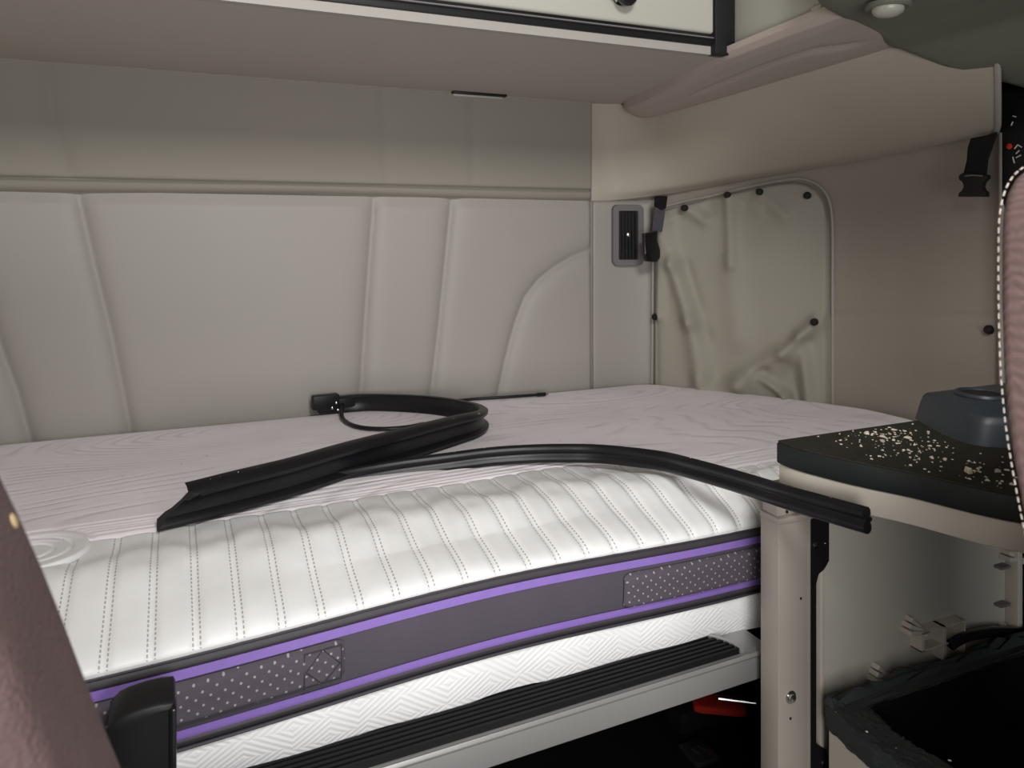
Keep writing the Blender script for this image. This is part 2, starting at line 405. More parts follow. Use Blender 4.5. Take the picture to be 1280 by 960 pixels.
# dark door pillar beyond the wall edge
mb = MB(); mb.box((1.575,1.052,-.6+EYE), (1.61,1.063,.20+EYE), .003); mb.build('trim_4', M['vinyl']); tag(bpy.data.objects['trim_4'], kind='structure')
mb = MB(); mb.box((1.60,-1.3,0), (1.72,1.045,EYE+.95)); mb.box((1.64,1.045,0), (1.72,1.965,EYE+.95)); tag(mb.build('wall_right.001', M['dark'], smooth=False), kind='structure')

pl = thing('door_pillar_panel', W(1.58,.85,.1), 'black door pillar panel with tiny red and white marks, behind the right seat', 'panel')
mb = MB()
pp = [on_x(x, y, 1.575) for x, y in [(1249,118),(1262,100),(1300,72),(1420,60),(1420,330),(1300,330),(1249,250)]]
mb.prism(pp, (.03,0,0), .006); mb.build('panel', M['black'], pl)
mb = MB(); c = on_x(1262,183,1.574); mb.lathe(c, (-1,0,0), [(.006,0),(.006,.002),(.004,.003)], 12); tag(mb.build('indicator', M['red'], pl), 'small red dot')
mb = MB()
for a, b_ in (((1268,186),(1272,181)),((1272,181),(1277,184)),((1270,192),(1274,188)),((1266,196),(1268,204)),((1270,197),(1276,194)),((1264,157),(1266,152)),((1266,145),(1270,146))):
    mb.tube([on_x(*a,1.5735), on_x(*b_,1.5735)], .0013, 6)
tag(mb.build('marking', M['hem'], pl), 'tiny white marks')
mb = MB(); c = on_x(1238,412,1.598); mb.lathe(c, (-1,0,0), [(.010,0),(.010,.008),(.006,.014),(.001,.015)], 16)
tag(mb.build('plug_button', M['black']), 'small round black button on right wall beside the seat edge', 'button')

# ================= OVERHEAD CABINET =================
CB = .358; CYF = 1.287
cab = thing('overhead_cabinet', W(.2,1.94,CB), 'long overhead cabinet with cream door above the bunk', 'cabinet')
mb = MB()
mb.prism([W(-1.09,1.965,CB), W(1.20,1.965,CB), W(1.175,1.88,CB), W(1.055,CYF+.006,CB), W(-1.09,CYF+.006,CB)], (0,0,.02), 0)
mb.build('underside', M['soffit'], cab, smooth=False)
mb = MB(); mb.box((-1.09,CYF+.012,CB+.02+EYE), (1.055,1.96,EYE+.93)); mb.build('carcass', M['cream'], cab, smooth=False)
mb = MB()  # rounded cream lip
pr = [(0,0),(.012,-.001),(.014,.008),(.010,.016),(0,.018)]
pr = [( -a, b) for a, b in pr]
path = [W(-1.09,CYF+.012,CB-.001), W(1.02,CYF+.012,CB-.001), W(1.046,CYF+.018,CB)]
mb.sweep(path, [(.012,0),(-.002,-.001),(-.005,.006),(-.004,.014),(.012,.017)]); mb.build('lip', M['vinyl'], cab)
mb = MB(); mb.box((-1.09,CYF-.004,CB+.016+EYE), (1.03,CYF+.012,CB+.030+EYE), .002); mb.build('seal', M['black'], cab)
mb = MB(); mb.box((-1.09,CYF-.010,CB+.030+EYE), (1.03,CYF-.001,CB+.033+EYE), .001); tag(mb.build('trim_bead', M['grey_frame'], cab), 'thin grey bead')
mb = MB(); mb.box((-1.09,CYF-.012,CB+.039+EYE), (1.012,CYF+.012,EYE+.72), .007, 3); door = mb.build('door', M['cream'], cab)
mb = MB(); mb.box((-1.09,CYF-.006,CB+.032+EYE), (1.02,CYF+.010,CB+.045+EYE), .001); tag(mb.build('seal', M['black_gloss'], cab), 'glossy black seal')
kb = on_y(775,-3,CYF-.012)
mb = MB(); mb.lathe(kb, (0,-1,0), [(.016,0),(.016,.004),(.010,.008),(.010,.016),(.022,.02),(.023,.028),(.020,.033)], 28)
mb.box((kb.x-.028,kb.y-.034,kb.z-.004),(kb.x+.012,kb.y-.018,kb.z+.018),.004)
mb.build('latch_knob', M['black_gloss'], door)
mb = MB(); mb.box((1.012,CYF-.016,CB-.002+EYE), (1.062,CYF+.012,EYE+.72), .002); tag(mb.build('end_strip', M['black'], cab), 'black end strip')
a = PB(560,118); b_ = PB(626,122)
mb = MB(); mb.box((a[0],1.895,CB-.006+EYE),(b_[0],1.918,CB+.002+EYE),.002); vs_ = mb.build('slot', M['black'], cab)
mb = MB(); mb.box((a[0]+.004,1.909,CB-.011+EYE),(b_[0]-.006,1.917,CB-.003+EYE),.002); mb.build('slot_lip', M['cream'], cab)
# side locker
sl = thing('side_locker', W(1.07,1.15,.37), 'cream side locker to the right of the overhead cabinet', 'cabinet')
mb = MB(); mb.prism([W(1.064,1.285,.372), W(1.064,1.04,.388), W(1.064,1.04,.93), W(1.064,1.285,.93)], (.12,0,0), .003); mb.build('side_panel', M['cream'], sl)
mb = MB(); mb.prism([W(1.062,1.24,.3775), W(1.062,1.06,.3885), W(1.062,1.06,.3925), W(1.062,1.24,.3805)], (.004,0,0)); tag(mb.build('gap_seal', M['black'], sl), 'thin black gap line')
mb = MB(); c = W(1.06,1.048,.391); mb.box(c-Vector((.006,.016,.010)), c+Vector((.006,.010,.008)), .003); tag(mb.build('clip', M['lens'], sl), 'small pale clip')

# ================= CEILING CONSOLE =================
con = thing('overhead_console', W(1.2,.8,.4), 'dark greenish grey overhead console with round lamp, upper right', 'console')
out = [(.93,.35),(.935,.85),(.955,.95),(1.0,.995),(1.12,1.035),(1.28,1.085),(1.42,1.14),(1.55,1.19),(1.60,1.19),(1.60,.35)]
def ceil_con(x, t):
    yb = np.interp(x, [.90,.93,.96,1.0,1.12,1.27,1.37,1.46,1.62], [.60,.90,.96,.995,1.035,1.088,1.03,.99,.97])
    zc = np.interp(x, [.90,.93,1.0,1.18,1.28,1.36,1.45,1.6], [.395,.372,.366,.356,.343,.302,.275,.25])
    prof = [(0,.36),(0,.10),(0,.05),(.003,.03),(.010,.014),(.022,.004),(.04,0),(.08,0),(.2,.004),(.4,.01)]
    k = t*(len(prof)-1); i = int(min(len(prof)-2, k)); fr = k-i
    a = prof[i][0]*(1-fr)+prof[i+1][0]*fr; h = prof[i][1]*(1-fr)+prof[i+1][1]*fr
    return W(x, yb-a, zc+h if i < 6 or True else zc)
xsC = np.concatenate([[.885,.889,.895,.903], np.linspace(.91, 1.62, 60)])
def ceil2(x, t):
    p = ceil_con(max(x,.90), t); e = max(0, (.925-x)/.04); p.x = max(x, .90) - 0; p.z += .05*e*e
    if x < .9: p.z += (.9-x)*18
    return p
link('shell', grid(ceil2, xsC, np.linspace(0,1,64)), M['console'], con)
lc = on_z(1110,8,.354)
mb = MB(); mb.lathe(lc+Vector((0,0,.004)), (0,0,-1), [(.034,0),(.034,.005),(.030,.008),(.026,.007)], 32); mb.build('lamp_bezel', M['console'], con)
mb = MB(); mb.lathe(lc, (0,0,-1), [(.024,0),(.024,.006),(.022,.011),(.016,.015),(.008,.017),(.001,.018)], 32); tag(mb.build('lamp_lens', M['lens'], con), 'round milky lamp lens')

# ================= VENT =================
vt = thing('wall_vent', on_y(782,293,1.92), 'grey framed black vent recessed in the corner strip', 'vent')
s0, s1 = foot_hit(763)[0], foot_hit(802)[0]
p0, n0 = foot(s0); p1, n1 = foot(s1); mid = (p0+p1)/2; tdir = (p1-p0).normalized(); nin = Vector((tdir.y, -tdir.x))
wv = (p1-p0).length; zt = (HY-256)/F*foot_hit(780)[1]; zb = (HY-332)/F*foot_hit(780)[1]; hv = zt-zb
VM = Matrix(((tdir.x, nin.x, 0, mid.x), (tdir.y, nin.y, 0, mid.y), (0,0,1,(zt+zb)/2+EYE), (0,0,0,1)))
if nin.y > 0: print('normal flipped')
def rrect(w, h, r, n=6):
    pts = []
    for cx, cz, a0 in ((w/2-r, h/2-r, 0), (-w/2+r, h/2-r, 90), (-w/2+r, -h/2+r, 180), (w/2-r, -h/2+r, 270)):
        for i in range(n+1):
            a = math.radians(a0+90*i/n); pts.append((cx+r*math.cos(a), cz+r*math.sin(a)))
    return pts
def ring(mb, w, h, r, bw, y0, y1, M4):
    t = bmesh.new(); o1 = rrect(w, h, r); i1 = rrect(w-2*bw, h-2*bw, max(.003, r-bw*.6)); k = len(o1)
    lv = [[t.verts.new((x, y, z)) for x, z in pts] for pts, y in ((o1, y0), ([(x*.97, z*.985) for x, z in o1], y1), ([(x*1.03, z*1.015) for x, z in i1], y1), (i1, y0))]
    for a in range(3):
        for j in range(k): t.faces.new((lv[a][j], lv[a][(j+1)%k], lv[a+1][(j+1)%k], lv[a+1][j]))
    bmesh.ops.recalc_face_normals(t, faces=t.faces); mb.merge(t, M4)
mb = MB(); ring(mb, wv, hv, .016, .019, .010, .022, VM); mb.build('frame', M['grey_frame'], vt)
mb = MB(); mb.box((-wv/2+.017,.008,-hv/2+.017),(wv/2-.017,.014,hv/2-.017),.001,1,VM); mb.build('back_plate', M['black'], vt)
for k in range(5):
    x = -wv/2+.028+k*(wv-.056)/4
    mb = MB(); mb.box((x-.0015,.012,-hv/2+.021),(x+.0015,.021,hv/2-.021),.0005,1,VM); mb.build('vane', M['black_gloss'], vt)
mb = MB(); mb.lathe((0,.018,.002),(0,1,0),[(.006,0),(.006,.004),(.002,.006)],12); bmesh.ops.transform(mb.bm, matrix=VM, verts=mb.bm.verts); tag(mb.build('thumb_tab', M['steel'], vt), 'bright tab')

# ================= STRAPS =================
st = thing('hanging_strap', on_y(822,290,1.82), 'grey strap with black tab hanging beside the wall vent', 'strap')
mb = MB(); mb.prism([on_y(x, y, 1.815) for x, y in [(822,247),(834,247),(831,270),(828,290),(815,290),(818,268)]], (0,.003,0), .001, 1); mb.build('webbing', M['grey_web'], st)
mb = MB(); mb.prism([on_y(x, y, 1.812) for x, y in [(820,245),(835,245),(833,260),(828,263),(819,258)]], (0,.008,0), .002); mb.build('loop', M['web'], st)
mb = MB(); mb.prism([on_y(x, y, 1.805) for x, y in [(805,292),(815,290),(823,288),(822,300),(826,312),(826,322),(822,328),(808,327),(806,318)]], (0,.014,0), .004); tag(mb.build('tab', M['black_gloss'], st), 'glossy black tab')
st = thing('buckle_strap', on_x(1222,205,1.57), 'black webbing strap ending in a buckle on the right wall', 'strap')
mb = MB(); mb.prism([on_x(x, y, 1.548) for x, y in [(1213,173),(1228,170),(1246,165),(1240,183),(1234,200),(1232,222),(1203,220),(1208,200),(1209,185)]], (.005,0,0), .001, 1); mb.build('webbing', M['web'], st)
mb = MB(); mb.prism([on_x(x, y, 1.540) for x, y in [(1198,219),(1203,216),(1233,218),(1234,223),(1229,227),(1227,232),(1228,237),(1232,240),(1232,246),(1197,246),(1198,241),(1202,238),(1204,233),(1202,227),(1198,225)]], (.014,0,0), .002, 2); bk = mb.build('buckle', M['black'], st)
mb = MB(); mb.tube([on_x(1206,220,1.539), on_x(1216,219,1.538), on_x(1228,220,1.539)], .0014, 6); tag(mb.build('bar', M['grey_frame'], bk), 'thin grey bar')

# ================= SNAP-ON WINDOW COVER =================
top_px = [(819,268),(833,262),(860,255),(885,249),(914,242),(935,237),(953,233),(975,229),(995,227),(1010,230),(1022,237),(1031,249),(1035,265),(1037,290)]
def cov_top(px): return np.interp(px, [p[0] for p in top_px], [p[1] for p in top_px])
folds = [((833,275),(845,330),9,.010),((845,330),(868,400),11,.014),((868,400),(880,470),13,.012),((880,470),(882,505),12,.010),
         ((914,247),(917,330),8,.008),((917,330),(925,420),16,.006),((833,272),(828,395),6,.008),
         ((1024,402),(985,440),10,.016),((985,440),(930,478),14,.020),((930,478),(890,498),14,.018),
         ((953,243),(985,270),9,.006),((914,247),(950,262),9,.005),((862,260),(884,276),8,.008),((862,262),(836,278),6,.006),
         ((1010,250),(950,330),30,.006),((1005,420),(1015,500),9,.010),((955,470),(985,492),6,.010),((985,492),(1000,515),6,.010)]
vals = [((1010,425),(955,465),9,.012),((955,465),(900,500),11,.014),((858,330),(885,420),8,.008),((822,300),(824,480),4,.004),((985,430),(1000,520),9,.008),((850,262),(850,268),8,.006),((888,250),(888,262),10,.006),((935,240),(934,256),9,.004)]
def cover(px, t):
    y0 = cov_top(px); py = y0+(520-y0)*t
    s, d = foot_hit(px); p, n = foot(s); z = (HY-py)/F*d
    h = .020
    for a, b_, w, am in folds: dd, _ = seg_dist(px, py, a, b_); h += am*2.0*math.exp(-(dd/w)**2)
    for a, b_, w, am in vals: dd, _ = seg_dist(px, py, a, b_); h -= am*1.5*math.exp(-(dd/w)**2)
    e = min(1, (px-819)/3.5, (1037-px)/3.5, (py-y0)/3.5); h = .004+(max(h,.004)-.004)*max(0, e)**.6
    # gathered hem between snaps
    return W(p.x+n.x*h, p.y+n.y*h, z)
cv = thing('window_cover', on_y(925,300,1.7), 'beige cloth window cover held by black snaps in the corner', 'window cover')
me = grid(cover, np.linspace(819,1037,150), np.linspace(0,1,150)); 
md = link('cloth', me, M['cover'], cv)
mb = MB()
wl = []
for px, py in [(815,500),(816,400),(817,300),(821,263),(833,258),(860,251),(885,246),(914,239),(935,234),(953,230),(975,226),(997,223.5),(1014,227),(1027,235),(1036,248),(1040,265),(1041.5,290),(1041.5,350),(1041.5,430),(1041.5,515)]:
    s, d = foot_hit(px); p, n = foot(s); wl.append(W(p.x+n.x*.004, p.y+n.y*.004, (HY-py)/F*d))
mb.tube(crom(wl, 6), .0042, 8); mb.build('welt', M['hem' if False else 'vinyl'], cv)
for px, py in [(832.5,272),(862,260.5),(913.5,244.5),(953,240.5),(1013.5,245),(824.5,395),(1025.6,400)]:
    s, d = foot_hit(px); p, n = foot(s); t0 = (py-cov_top(px))/(520-cov_top(px)); cq = cover(px, t0); q = cq + Vector((n.x, n.y, 0))*.006
    mb = MB(); mb.lathe(q, (n.x, n.y, 0), [(.0095,-.008),(.0095,.003),(.007,.006),(.0015,.0065)], 16); mb.build('snap', M['black'], cv)

# ================= MATTRESS =================
mt = thing('mattress', W(.4,1.4,-.69), 'white quilted mattress with purple and charcoal border on the bunk', 'mattress')
def Y0(x): return 1.0+.044*max(-.5, x)
def ymax(x):
    if x <= 1.10: return 1.912
    xs = [p.x for p in FOOT]; ysf = [p.y for p in FOOT]
    k = np.interp(min(x+.012, 1.5995), xs[:72], ysf[:72]); return min(1.912, k-.012)
XR = 1.575
P0 = [(0,-.517),(-.002,-.508),(.010,-.497),(.034,-.4865),(.066,-.4755),(.098,-.4650),(.122,-.4565),(.143,-.4505),(.168,-.4488),(.20,-.4500),(.24,-.4525),(.275,-.4535)]
PC = [Vector((a, b, 0)) for a, b in [(p.x, p.y) for p in crom([(a, b, 0) for a, b in P0], 5)]]
PL = [0]
for i in range(1, len(PC)): PL.append(PL[-1]+(PC[i]-PC[i-1]).length)
def wd(x):
    k = max(0, min(1, (x-.68)/.30)); k = k*k*(3-2*k); return 1-.55*k
def sag(x): return .0155*math.exp(-((x-.42)/.32)**2)
def front(x, v):
    a = np.interp(v, PL, [p.x for p in PC]); z = np.interp(v, PL, [p.y for p in PC])
    a2 = np.interp(v+.003, PL, [p.x for p in PC]); z2 = np.interp(v+.003, PL, [p.y for p in PC])
    t = Vector((a2-a, z2-z)); t = t.normalized() if t.length > 0 else Vector((1,0)); n = Vector((-t.y, t.x))
    ph = ((x+5) % .05)-.025
    g = -.0042*math.exp(-(ph/.0065)**2)*min(1, (v+.004)/.02)*(1 if v < PL[-1]-.02 else .5)
    g += .002*math.sin(x*23)*math.sin(v*30)
    # puckers near the top seam
    g += .0016*math.sin((v*1.0)*70+math.sin(x*40)*1.5)*math.exp(-((v-.2)/.06)**2)
    if v > PL[-1]-.004: g = -.004
    e = 0
    return W(x, Y0(x)+a*wd(x)+n.x*g, z+n.y*g+sag(x)*max(0, 1-v/.10))
xsf = np.arange(-.75, XR, .004)
vsf = np.concatenate([np.linspace(0, .1, 26), np.linspace(.105, PL[-1]-.008, 26), [PL[-1]-.004, PL[-1]]])
link('front_border', grid(front, xsf, vsf, lambda u, v: (u, v)), M['mat_front'], mt)
rc = on_z(38,690,-.45)
def top(x, t):
    ya = Y0(x)+.272*wd(x); yb = max(ya+.02, ymax(x)); y = ya+(yb-ya)*t
    z = -.4495 - .004*math.exp(-((y-ya)/.03))
    r = math.hypot(x-rc.x, y-rc.y)
    for R in (.078,.052,.030): z -= .004*math.exp(-((r-R)/.004)**2)
    if r < .08: z += .001
    ef = y-ya; z -= .004*math.exp(-(ef/.004)**2)
    for k in (.014,.026,.038,.052,.066):
        z -= .0018*math.exp(-((ef-k-.004*math.sin(x*6+k*90))/.0028)**2)*(0 if r < .085 else 1)
    eb = yb-y; z -= .022*math.exp(-eb/.010)*(1 if eb < .08 else 0)
    z += .0022*math.sin(x*7+y*5)*math.sin(y*13+1)
    return W(x, y, z)
ts = np.concatenate([np.linspace(0, .13, 34), np.linspace(.135, .93, 70), np.linspace(.94, 1, 12)])
link('top_panel', grid(top, np.arange(-.75, XR, .006), ts), M['mat_top'], mt)
zprof = lambda x, y: np.interp((y-Y0(x))/wd(x), [p.x for p in PC], [p.y for p in PC])
def rosette(a, r):
    x = rc.x+r*math.cos(a); y = rc.y+r*math.sin(a); z = zprof(x, y)+.0035
    for R_ in (.074,.050,.028): z -= .0035*math.exp(-((r-R_)/.0022)**2)
    if r > .0745: z -= .006
    return W(x, y, z)
tag(link('corner_rosette', grid(rosette, np.linspace(0, 2*math.pi, 72), np.linspace(.001, .078, 50)), M['mat_front'], mt), 'round quilted rosette at the mattress corner')
def face(z): # front face of the border below the hem
    return np.interp(-z, [.517,.529,.56,.61,.63,.66,.69], [.000,-.003,-.006,-.002,.006,.018,.028])
def band(z0, z1, off, name, mat, label=None, x0=-.75, x1=XR, n=6, r=0):
    def fn(x, t):
        z = z0+(z1-z0)*t; b_ = off+ (r*math.sqrt(max(0, 4*t*(1-t))) if r else 0)
        return W(x, Y0(x)+face(z)-b_, z+sag(x))
    o = link(name, grid(fn, np.arange(x0, x1, .012), np.linspace(0, 1, n), lambda u, v: (u, v*abs(z1-z0)), flip=True), mat, mt)
    if label: tag(o, label)
    return o
band(-.640, -.515, -.001, 'side_band', M['band'])
band(-.5285, -.5165, .0005, 'tape', M['piping'], None, r=.003)
band(-.5175, -.5145, .002, 'piping', M['piping'], None, r=.002)
band(-.5400, -.5285, .001, 'purple_stripe', M['purple'], 'purple stripe above the dark band')
band(-.6125, -.6010, .001, 'purple_stripe', M['purple'], 'purple stripe below the dark band')
band(-.6240, -.6130, .0005, 'tape', M['piping'], None, r=.003)
band(-.6300, -.6250, .002, 'piping', M['piping'], None, r=.004)
def lowf(x, t):
    z = -.630-.064*t; y = Y0(x)+face(z)-.002-.020*t*max(0,x-.45)*1.6-.006*math.sin(math.pi*t)+.002*math.sin(x*31)
    return W(x, y, z+sag(x)*(1-t))
link('lower_border', grid(lowf, np.arange(-.75, XR, .012), np.linspace(0,1,14), lambda u, v: (u, v*.06), flip=True), M['mat_low'], mt)
def end_cap():
    mb = MB(); mb.prism([W(-.74,1.10,-.688), W(1.54,1.16,-.688), W(1.54,1.45,-.688), W(1.26,1.82,-.688), W(1.15,1.90,-.688), W(-.74,1.90,-.688)], (0,0,.205)); return mb
end_cap().build('core', M['band'], mt)
def handle(x0, x1, z0, z1, zs=0):
    def fn(x, t):
        z = z0+(z1-z0)*t+zs*(x-x0); ex = min(1, (x-x0)/.008, (x1-x)/.008); et = min(1, t/.12, (1-t)/.12)
        k = .003+.007*max(0, ex)**.5*max(0, et)**.5 
        zc = (z0+z1)/2; z = zc+(z-zc)*(.78+.22*max(0, min(1, (x-x0)/.012, (x1-x)/.012))**.5)
        return W(x, Y0(x)+face(z)-k, z+sag(x))
    h = link('carry_handle', grid(fn, np.linspace(x0, x1, 80), np.linspace(0, 1, 20), lambda u, v: (u, v*abs(z1-z0)), flip=True), M['dots'], mt)
    return h
h1 = handle(-.12, .2025, -.592, -.541); tag(h1, 'dotted charcoal carry handle, left')
h2 = handle(.637, 1.02, -.600, -.545); tag(h2, 'dotted charcoal carry handle, right')
mb = MB()
def hp(x, z): return W(x, Y0(x)+face(z)-.0106, z-.004+sag(x))
sq = [hp(.150,-.585), hp(.150,-.541), hp(.197,-.541), hp(.197,-.585), hp(.150,-.585)]
mb.tube(sq, .0011, 6); mb.tube([hp(.173,-.585), hp(.195,-.563), hp(.173,-.541), hp(.152,-.563), hp(.173,-.585)], .0009, 6)
mb.build('stitching', M['piping'], h1)

# ================= BUNK BASE =================
def SH(mb):
    for v in mb.bm.verts: v.co.y += .032*(v.co.x-.22)
bk = thing('bunk_frame', W(.4,1.0,-.73), 'aluminium bunk rail with a ribbed black tread under the mattress', 'bunk frame')
mb = MB()
mb.prism([W(-.75,.970,-.690), W(-.75,.966,-.696), W(-.75,.966,-.735), W(-.75,.985,-.735), W(-.75,1.06,-.70), W(-.75,1.06,-.690)], (1.65,0,0), .0015, 2)
mb.prism([W(-.75,.964,-.688), W(-.75,.962,-.694), W(-.75,.966,-.699), W(-.75,.975,-.693)], (1.65,0,0), .001, 2)
SH(mb); tag(mb.build('rail', M['alu'], bk), 'satin aluminium rail')
xe = on_z(936,823,-.687).x
mb = MB()
nr = 7
for k in range(nr):
    y0 = .974+k*.0098
    x1 = xe-.035*((k/(nr-1))**2)*1.0 - .0
    mb.prism([W(-.75,y0,-.690), W(-.75,y0+.001,-.6815), W(-.75,y0+.0062,-.6815), W(-.75,y0+.0074,-.6865), W(-.75,y0+.0098,-.6865), W(-.75,y0+.0098,-.690)], (.75+x1,0,0), 0)
SH(mb); mb.build('tread', M['tread'], bk, angle=20)
pts = [W(xe-.035*((k/10)**2)+.002, .972+.069*k/10, -.684) for k in range(11)]
mb = MB(); mb.sweep(pts, [(-.003,-.004),(.003,-.004),(.003,.004),(0,.0055),(-.003,.004)]); SH(mb); tag(mb.build('tread_end', M['alu'], bk), 'grey tread end')
mb = MB(); mb.box((-.75,1.05,-.715+EYE),(1.10,1.93,-.692+EYE),.002); mb.box((1.10,1.06,-.715+EYE),(1.28,1.86,-.692+EYE)); mb.box((1.28,1.07,-.715+EYE),(1.54,1.45,-.692+EYE)); mb.build('platform', M['dark'], bk, smooth=False)
mb = MB()
mb.box((-.75,1.06,-1.25+EYE),(-.70,1.14,-.712+EYE)); mb.build('support', M['dark'], bk, smooth=False)
# locker contents in the dark
gp = thing('red_handled_bar', on_z(900,880,-1.18), 'red handle with silver bar lying in the dark under the bunk', 'tool')
c = on_z(900,881,-1.19)
mb = MB(); pa = on_z(866,878,-1.19); pb_ = on_z(932,884,-1.19); mb.box((-.5,-.5,-.5),(.5,.5,.5),.18,3,
    Matrix.Translation((pa+pb_)/2) @ (pb_-pa).to_track_quat('X','Z').to_matrix().to_4x4() @ Matrix.Diagonal(((pb_-pa).length,.06,.02,1)))
tag(mb.build('handle', M['red'], gp), 'red handle')
mb = MB(); mb.tube([on_z(898,873,-1.17), on_z(945,879,-1.17), on_z(958,880,-1.18)], .004, 8); tag(mb.build('bar', M['steel'], gp), 'thin silver bar')
mb = MB(); mb.box((pa.x-.05,pa.y-.02,0),(pb_.x+.1,pb_.y+.14,.052),.005); mb.build('case', M['black'], gp)
mb = MB(); a = on_z(866,936,-1.235); b_ = on_z(876,943,-1.235); d_ = (b_-a)
mb.tube([a, b_], .004, 8); mb.tube([a+Vector((.018,.004,0)), b_+Vector((.018,.004,0))], .003, 8)
mb.box((min(a.x,b_.x)-.02,min(a.y,b_.y)-.02,0),(max(a.x,b_.x)+.04,max(a.y,b_.y)+.03,.013),.003)
tag(mb.build('metal_latch', M['steel']), 'small shiny metal latch on the dark floor under the bunk', 'latch')
bpy.data.objects['metal_latch'].data.materials[0] = simple('dull_latch', (.12,.12,.13), .3, metal=.8, bs=0)

# ================= RUBBER SEALS =================
def smooth_path(pts, n=6): return crom(pts, n)
Z = -.4475
pix = [(194,657),(240,647),(287,636),(330,625),(370,614),(441,591),(509,571),(570,552),(594,544),(603,536),(598,528),(572,521),(540,516),(497,513),(450,512),(408,514)]
base = [on_z(x, y, Z) for x, y in pix]
for i in range(len(base)):
    if base[i].y > 1.885: base[i] = base[i]*1; k = 1.885/base[i].y; base[i].x *= k; base[i].y = 1.885
base = smooth_path(base, 8); nb = len(base)
sc = list(np.interp(np.linspace(0,1,nb), [0,.12,.3,.42,.5,.58,.65,1], [1.12,1.18,1.17,1.12,1.02,.88,.80,.72]))
ups = [Vector((0,-.12*np.interp(i/nb,[0,.15,.5,.6],[3.2,2.2,1.2,0]) ,1)).normalized() for i in range(nb)]
profA = [(-.012,0),(.010,0),(.016,.003),(.017,.009),(.012,.0125),(.006,.014),(.004,.020),(.004,.034),(.008,.038),(.014,.041),(.015,.047),(.010,.0505),(.002,.053),(-.008,.052),(-.012,.046),(-.009,.040),(-.006,.030),(-.007,.018),(-.012,.010)]
s1 = thing('rubber_door_seal', base[0], 'wide black rubber seal doubled back in a hairpin on the mattress', 'rubber seal')
mb = MB(); mb.sweep(base, profA, scales=sc, ups=ups)
# slanted cut at the near end
for v in mb.bm.verts:
    dv = v.co-base[0]; tg = (base[3]-base[0]).normalized(); al = dv.dot(tg)
    if al < .06 and (v.co-base[0]).length < .07: v.co += tg*max(0, (v.co.z-base[0].z))*1.05*(1-max(0,al)/.06)
mb.build('strip', M['rubber'], s1, angle=50)
e = base[-1]
mb = MB()
q = (base[-1]-base[-4]).normalized()
R4 = Matrix.Translation(e+Vector((0,0,.019))) @ q.to_track_quat('X','Z').to_matrix().to_4x4()
mb.box((-.03,-.012,-.008),(.035,.012,.026),.004,2,R4); mb.box((-.04,-.010,-.018),(.02,.010,.002),.003,2,R4); mb.box((-.07,-.008,-.012),(-.02,.008,.016),.003,2,R4)
cl = mb.build('end_clamp', M['black'], s1)
mb = MB()
for dz, dx in ((.006,-.022),(-.006,-.012),(-.012,-.026)): mb.lathe(R4 @ Vector((dx,.0,dz)) + Vector((0,-.012,0)), (0,-1,0), [(.003,0),(.003,.002),(.001,.003)], 10)
tag(mb.build('rivet', M['steel'], cl), 'small bright rivets')
mb = MB(); cp = [on_z(x, y, Z+.006) for x, y in [(428,512.5),(427,519),(431,526),(442,532),(460,535.5),(485,536),(509,534),(530,530)]]
cp[0].z += .012; mb.tube(smooth_path(cp, 8), .0048, 10); tag(mb.build('cord', M['rubber'], s1), 'thin looped black cord')
# second strip
pts2 = [at_d(x, y, d) for x, y, d in [(380,609,1.335),(440,596,1.385),(500,585.5,1.42),(560,577.5,1.442),(610,571,1.452),(660,567.5,1.46),(710,566.5,1.455),(757,568,1.44),(822,575.5,1.385),(866,586,1.31),(932,605,1.22),(985,622,1.135),(1040,638,1.065),(1084,650.5,1.018)]]
s2 = thing('window_channel_seal', pts2[0], 'long grooved black rubber seal arching off the mattress towards the table', 'rubber seal')
def circ(cx, cy, r, a0, a1, n=7): return [(cx+r*math.cos(math.radians(a0+(a1-a0)*i/(n-1))), cy+r*math.sin(math.radians(a0+(a1-a0)*i/(n-1)))) for i in range(n)]
profB = circ(0,.0095,.0085,-40,220,9) + [(-.0035,.001),(-.0035,-.001)] + circ(0,-.0095,.0085,140,400,9) + [(.0035,-.001),(.0035,.001)]
p2 = smooth_path(pts2, 8)
mb = MB(); mb.sweep(p2, profB); mb.build('strip', M['rubber'], s2, angle=60)
mb = MB(); mb.sweep([p+Vector((0,0,0)) for p in p2], [(-.0015,-.004),(-.0015,.004),(-.009,.003),(-.011,0),(-.009,-.003)]); 
mb.build('fin', M['rubber'], s2, angle=60)
# thin rod lying at the back
mb = MB(); rp = [on_z(x, y, Z+.004) for x, y in [(548,503.5),(590,499),(630,496.5),(672,493.5)]]
for p in rp:
    if p.y > 1.89: k = 1.89/p.y; p.x *= k; p.y = 1.89
rd = thing('thin_cable', rp[0], 'thin straight black cable lying against the back wall on the mattress', 'cable')
mb.tube(smooth_path(rp, 6), .004, 8); mb.build('sheath', M['rubber'], rd)
mb = MB(); dirv = (rp[-1]-rp[-2]).normalized(); mb.tube([rp[-1]-dirv*.002, rp[-1]+dirv*.022], .0055, 8); tag(mb.build('tip', M['black_gloss'], rd), 'cable tip')
mb = MB(); mb.tube([rp[-1]+dirv*.022, rp[-1]+dirv*.03], .003, 8); tag(mb.build('pin', M['steel'], rd), 'bright pin')

